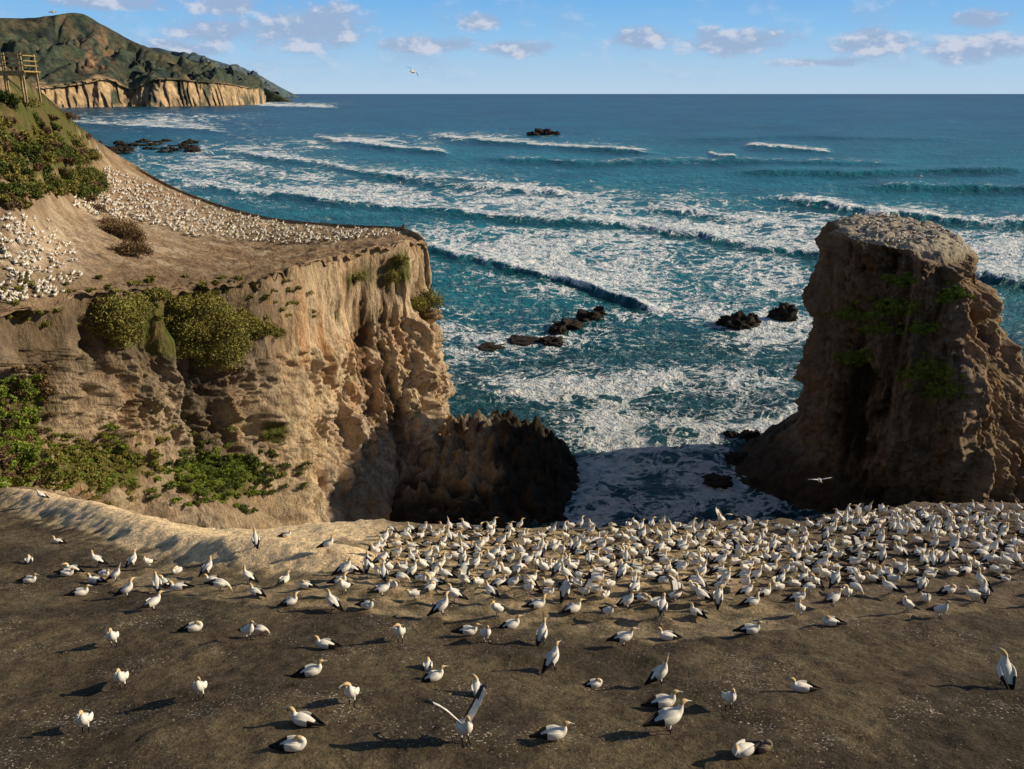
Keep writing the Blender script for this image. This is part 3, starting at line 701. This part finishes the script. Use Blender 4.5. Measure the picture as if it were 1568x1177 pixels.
x,y=gpos(714,1140); put('gannet','up',(x,y,gh(x,y)),-1.15,1.15,None,(0,-.25))
for (u_,v_,D,yaw,s,t) in [(1255,735,44,-1.6,1,(.1,0)),(632,110,62,.9,.8,(.5,.1)),(80,18,90,.2,1.0,(.2,0)),(905,278,120,.8,1,(.3,0)),(612,280,130,.2,1,(.2,0)),(322,240,130,2.9,1,(.2,0)),(1410,270,140,0,1,(.3,0))]:
    put('gannet_in_flight','fly',tuple(W(u_,v_,D)),yaw,s,None,t)
def ray(b,u,v):
    d=raydir(u,v); h=b.ray_cast(Vector((0,0,CAMZ)),Vector(d).normalized()); return h
hE=bpy.data.objects.new('headland_gannet_colony',None); sc.collection.objects.link(hE)
polyH=[(165,258),(240,286),(350,326),(450,346),(600,354),(612,362),(540,368),(480,376),(430,374),(360,368),(300,366),(240,346),(150,335),(110,315),(125,285)]
polyG=[(0,330),(70,335),(110,380),(130,425),(90,455),(0,470)]
k=0
while k<1250:
    pl=polyH if random.random()<.91 else polyG
    us=[p[0] for p in pl]; vs_=[p[1] for p in pl]; u_=random.uniform(min(us),max(us)); v_=random.uniform(min(vs_),max(vs_))
    if not inpoly(np.array([u_]),np.array([v_]),pl)[0]: continue
    k+=1; h=ray(bvhH,u_,v_)
    if h[0] is None or abs(h[1].z)<.4: continue
    put('bird',random.choice(['stand','stand2','stand3','lean','lean','sit']),h[0],random.gauss(.2,1.2) if random.random()<.7 else ryaw(),1.25 if pl is polyH else .95,hE)
sE=bpy.data.objects.new('stack_gannet_colony',None); sc.collection.objects.link(sE)
for _ in range(150):
    h=ray(bvhS,random.uniform(1300,1460),random.uniform(326,372))
    if h[0] is None or abs(h[1].z)<.5: continue
    put('bird',random.choice(['stand','sit','tuck']),h[0],ryaw(),1.15,sE)

# ------------------------------------------------------------------ VEGETATION
lm_green=leaf_mat('coastal_foliage',(.022,.032,.008),(.085,.11,.024),(.20,.22,.05))
lm_olive=leaf_mat('dry_foliage',(.075,.072,.018),(.22,.20,.05),(.40,.36,.10))
lm_brown=leaf_mat('brown_scrub',(.05,.032,.015),(.17,.11,.055),(.32,.22,.12))
lm_bright=leaf_mat('iceplant',(.08,.11,.015),(.19,.25,.038),(.36,.44,.07))
def leaves(name,blobs,mat,size):
    Vs=[];Ts=[]
    for (c,r,nl) in blobs:
        c=np.array(c); r=np.array(r); nlob=max(5,int(nl/110))
        ld=rng.normal(size=(nlob,3)); ld/=np.linalg.norm(ld,axis=1)[:,None]; ld[:,2]=np.abs(ld[:,2])*.9-.15
        lc=ld*rng.uniform(.35,.85,(nlob,1)); lr=rng.uniform(.22,.5,nlob); lt=rng.uniform(-.13,.13,nlob)
        idx=rng.integers(0,nlob,nl); dd=rng.normal(size=(nl,3)); dd/=np.linalg.norm(dd,axis=1)[:,None]
        rr=lr[idx]*rng.uniform(.5,1.2,nl)
        p=c+(lc[idx]+dd*rr[:,None])*r
        tone=.48+lt[idx]+.2*dd[:,2]+rng.normal(0,.10,nl)
        a=rng.normal(size=(nl,3))+dd*.8; a/=np.linalg.norm(a,axis=1)[:,None]; b=np.cross(a,rng.normal(size=(nl,3))); b/=np.linalg.norm(b,axis=1)[:,None]
        s=size*rng.uniform(.5,1.4,(nl,1))
        q=np.stack([p-a*s,p+b*s*.35,p+a*s*1.1,p-b*s*.35],1)
        Vs.append(q.reshape(-1,3)); Ts.append(np.repeat(np.clip(tone,0,1),4))
    V=np.concatenate(Vs); Fc=np.arange(len(V)).reshape(-1,4)
    return mesh_np(name,V,Fc,fl={'tone':np.concatenate(Ts)},smooth=False,mats=[mat])
def blob(b,u,v,ru,rv,dens=1.0,mat=False):
    h=ray(b,u,v)
    if h[0] is None: return None
    D=h[0].y; s=D/F
    if mat:
        r=np.array((ru*s,ru*s*.8,rv*s)); c=np.array(h[0])+np.array(h[1] if h[1].dot(Vector(raydir(u,v)))<0 else -h[1])*.12
        return (c,r,int(260*dens))
    r=(ru*s,max(ru,rv)*s*.7,rv*s)
    n=int(1000*dens*max(1,(ru*rv)/300.)); c=np.array(h[0])+np.array([.15,-.3,.2])*min(r)*.8
    return (c,r,min(n,12000))
def bush(name,b,specs,mat,size,dens=1.0,flat=False):
    bl=[x for x in (blob(b,*s,dens=dens,mat=flat) for s in specs) if x]
    if bl: leaves(name,bl,mat,size)
bush('coastal_bush',bvhH,[(175,490,40,46),(205,470,32,28),(155,505,28,32),(185,520,28,30),(200,500,26,30),(165,470,24,22)],lm_olive,.12,1.7)
bush('coastal_bush',bvhH,[(300,475,52,34),(330,510,50,46),(285,505,38,44),(370,500,34,32),(340,550,38,30),(262,468,38,22),(320,545,34,32),(355,535,30,34),(290,540,26,24)],lm_olive,.125,1.7)
bush('coastal_bush',bvhH,[(400,510,28,24),(425,512,18,12),(232,455,34,14)],lm_olive,.12,1.7)
bush('scrub_bush',bvhH,[(185,360,36,26),(200,388,32,22),(168,345,22,18),(205,370,26,22)],lm_brown,.11,1.6)
bush('coastal_bush',bvhH,[(655,465,28,26),(636,470,24,20),(672,470,20,18)],lm_olive,.15,1.3)
bush('coastal_bush',bvhH,[(545,428,24,13),(600,430,16,20),(610,400,14,12)],lm_olive,.13,1.3)
hs=[]
for _ in range(90):
    u_=random.uniform(-30,150); v_=random.uniform(130+max(u_,0)*.8,300)
    hs.append((u_,v_,random.uniform(12,24),random.uniform(10,20)))
bush('hillside_shrubs',bvhH,hs[:60],lm_green,.15,dens=1.2)
bush('hillside_shrubs',bvhH,hs[60:]+[(random.uniform(-5,150),random.uniform(200,318),random.uniform(12,22),random.uniform(10,18)) for _ in range(20)],lm_olive,.15,dens=1.1)
bush('hillside_shrubs',bvhH,[(random.uniform(0,150),random.uniform(180,320),random.uniform(10,20),random.uniform(8,15)) for _ in range(24)],lm_brown,.15,dens=.9)
bush('iceplant_mat',bvhH,[(random.gauss(330,42),random.gauss(728,20),random.uniform(6,14),random.uniform(3,7)) for _ in range(170)],lm_bright,.09,1.3,flat=True)
bush('iceplant_mat',bvhH,[(random.gauss(125,65),random.gauss(710,22),random.uniform(7,16),random.uniform(4,8)) for _ in range(200)],lm_olive,.09,1.3,flat=True)
bush('iceplant_mat',bvhH,[(random.gauss(125,60),random.gauss(715,22),random.uniform(7,14),random.uniform(3,7)) for _ in range(80)],lm_bright,.09,1.3,flat=True)
bush('iceplant_mat',bvhH,[(random.uniform(-5,60),random.uniform(575,745),random.uniform(8,18),random.uniform(5,12)) for _ in range(90)],lm_bright,.10,1.3,flat=True)
bush('iceplant_mat',bvhH,[(random.uniform(-5,80),random.uniform(560,745),random.uniform(8,18),random.uniform(5,12)) for _ in range(60)],lm_brown,.10,1.2,flat=True)
bush('iceplant_mat',bvhH,[(random.gauss(350,50),random.gauss(728,24),random.uniform(7,16),random.uniform(4,8)) for _ in range(110)],lm_green,.10,1.2,flat=True)
bush('rim_tufts',bvhH,[(random.uniform(0,480),random.uniform(425,500),random.uniform(5,13),random.uniform(4,8)) for _ in range(90)],lm_olive,.11,flat=True)
g_=[]
for (cu,cvv,ru,rv) in STG:
    for _ in range(38): g_.append((random.gauss(cu,ru*.5),random.gauss(cvv,rv*.5),random.uniform(5,10),random.uniform(3,5)))
bush('stack_grass',bvhS,g_,lm_bright,.14,flat=True)
bush('coastal_bush',bvhS,[(1425,338,16,11),(1412,337,12,9)],lm_green,.16)
# ------------------------------------------------------------------ viewing platform
wood=flat_mat('weathered_timber',(.36,.27,.13),.8,.35,6)
pE=bpy.data.objects.new('viewing_platform',None); sc.collection.objects.link(pE)
def box(name,c,s,rot=0):
    import bmesh
    me=bpy.data.meshes.new(name); bm=bmesh.new(); bmesh.ops.create_cube(bm,size=1); bmesh.ops.scale(bm,vec=s,verts=bm.verts)
    bmesh.ops.bevel(bm,geom=bm.edges[:],offset=min(s)*.12,segments=1,affect='EDGES'); bm.to_mesh(me); bm.free(); me.materials.append(wood)
    o=bpy.data.objects.new(name,me); sc.collection.objects.link(o); o.location=c; o.rotation_euler=(0,rot,0); o.parent=pE
R=W(36,108,84); x0,y0,z0=R
for i in range(4):
    for j in (0,1):
        x=x0-.1-i*1.5; y=y0+j*2.4; box('post',(x,y,z0-.6),(.15,.15,4.2))
box('deck',(x0-2.4,y0+1.2,z0-.05),(5.2,2.9,.12)); 
for j in (0,1):
    y=y0+j*2.4-.09+ j*.18
    for hz,t in ((.45,.10),(.85,.10),(1.3,.12),(1.52,.06)): box('rail',(x0-2.4,y,z0+hz),(5.1,.05,t))
    box('joist',(x0-2.4,y,z0-.25),(5.1,.06,.25))
box('brace',(x0-.9,y0-.13,z0-1.2),(1.9,.05,.12),.8)
for hz in (.45,.85,1.3): box('end_rail',(x0-.0+.09,y0+1.2,z0+hz),(.05,2.3,.08))
print('objects',len(bpy.data.objects))
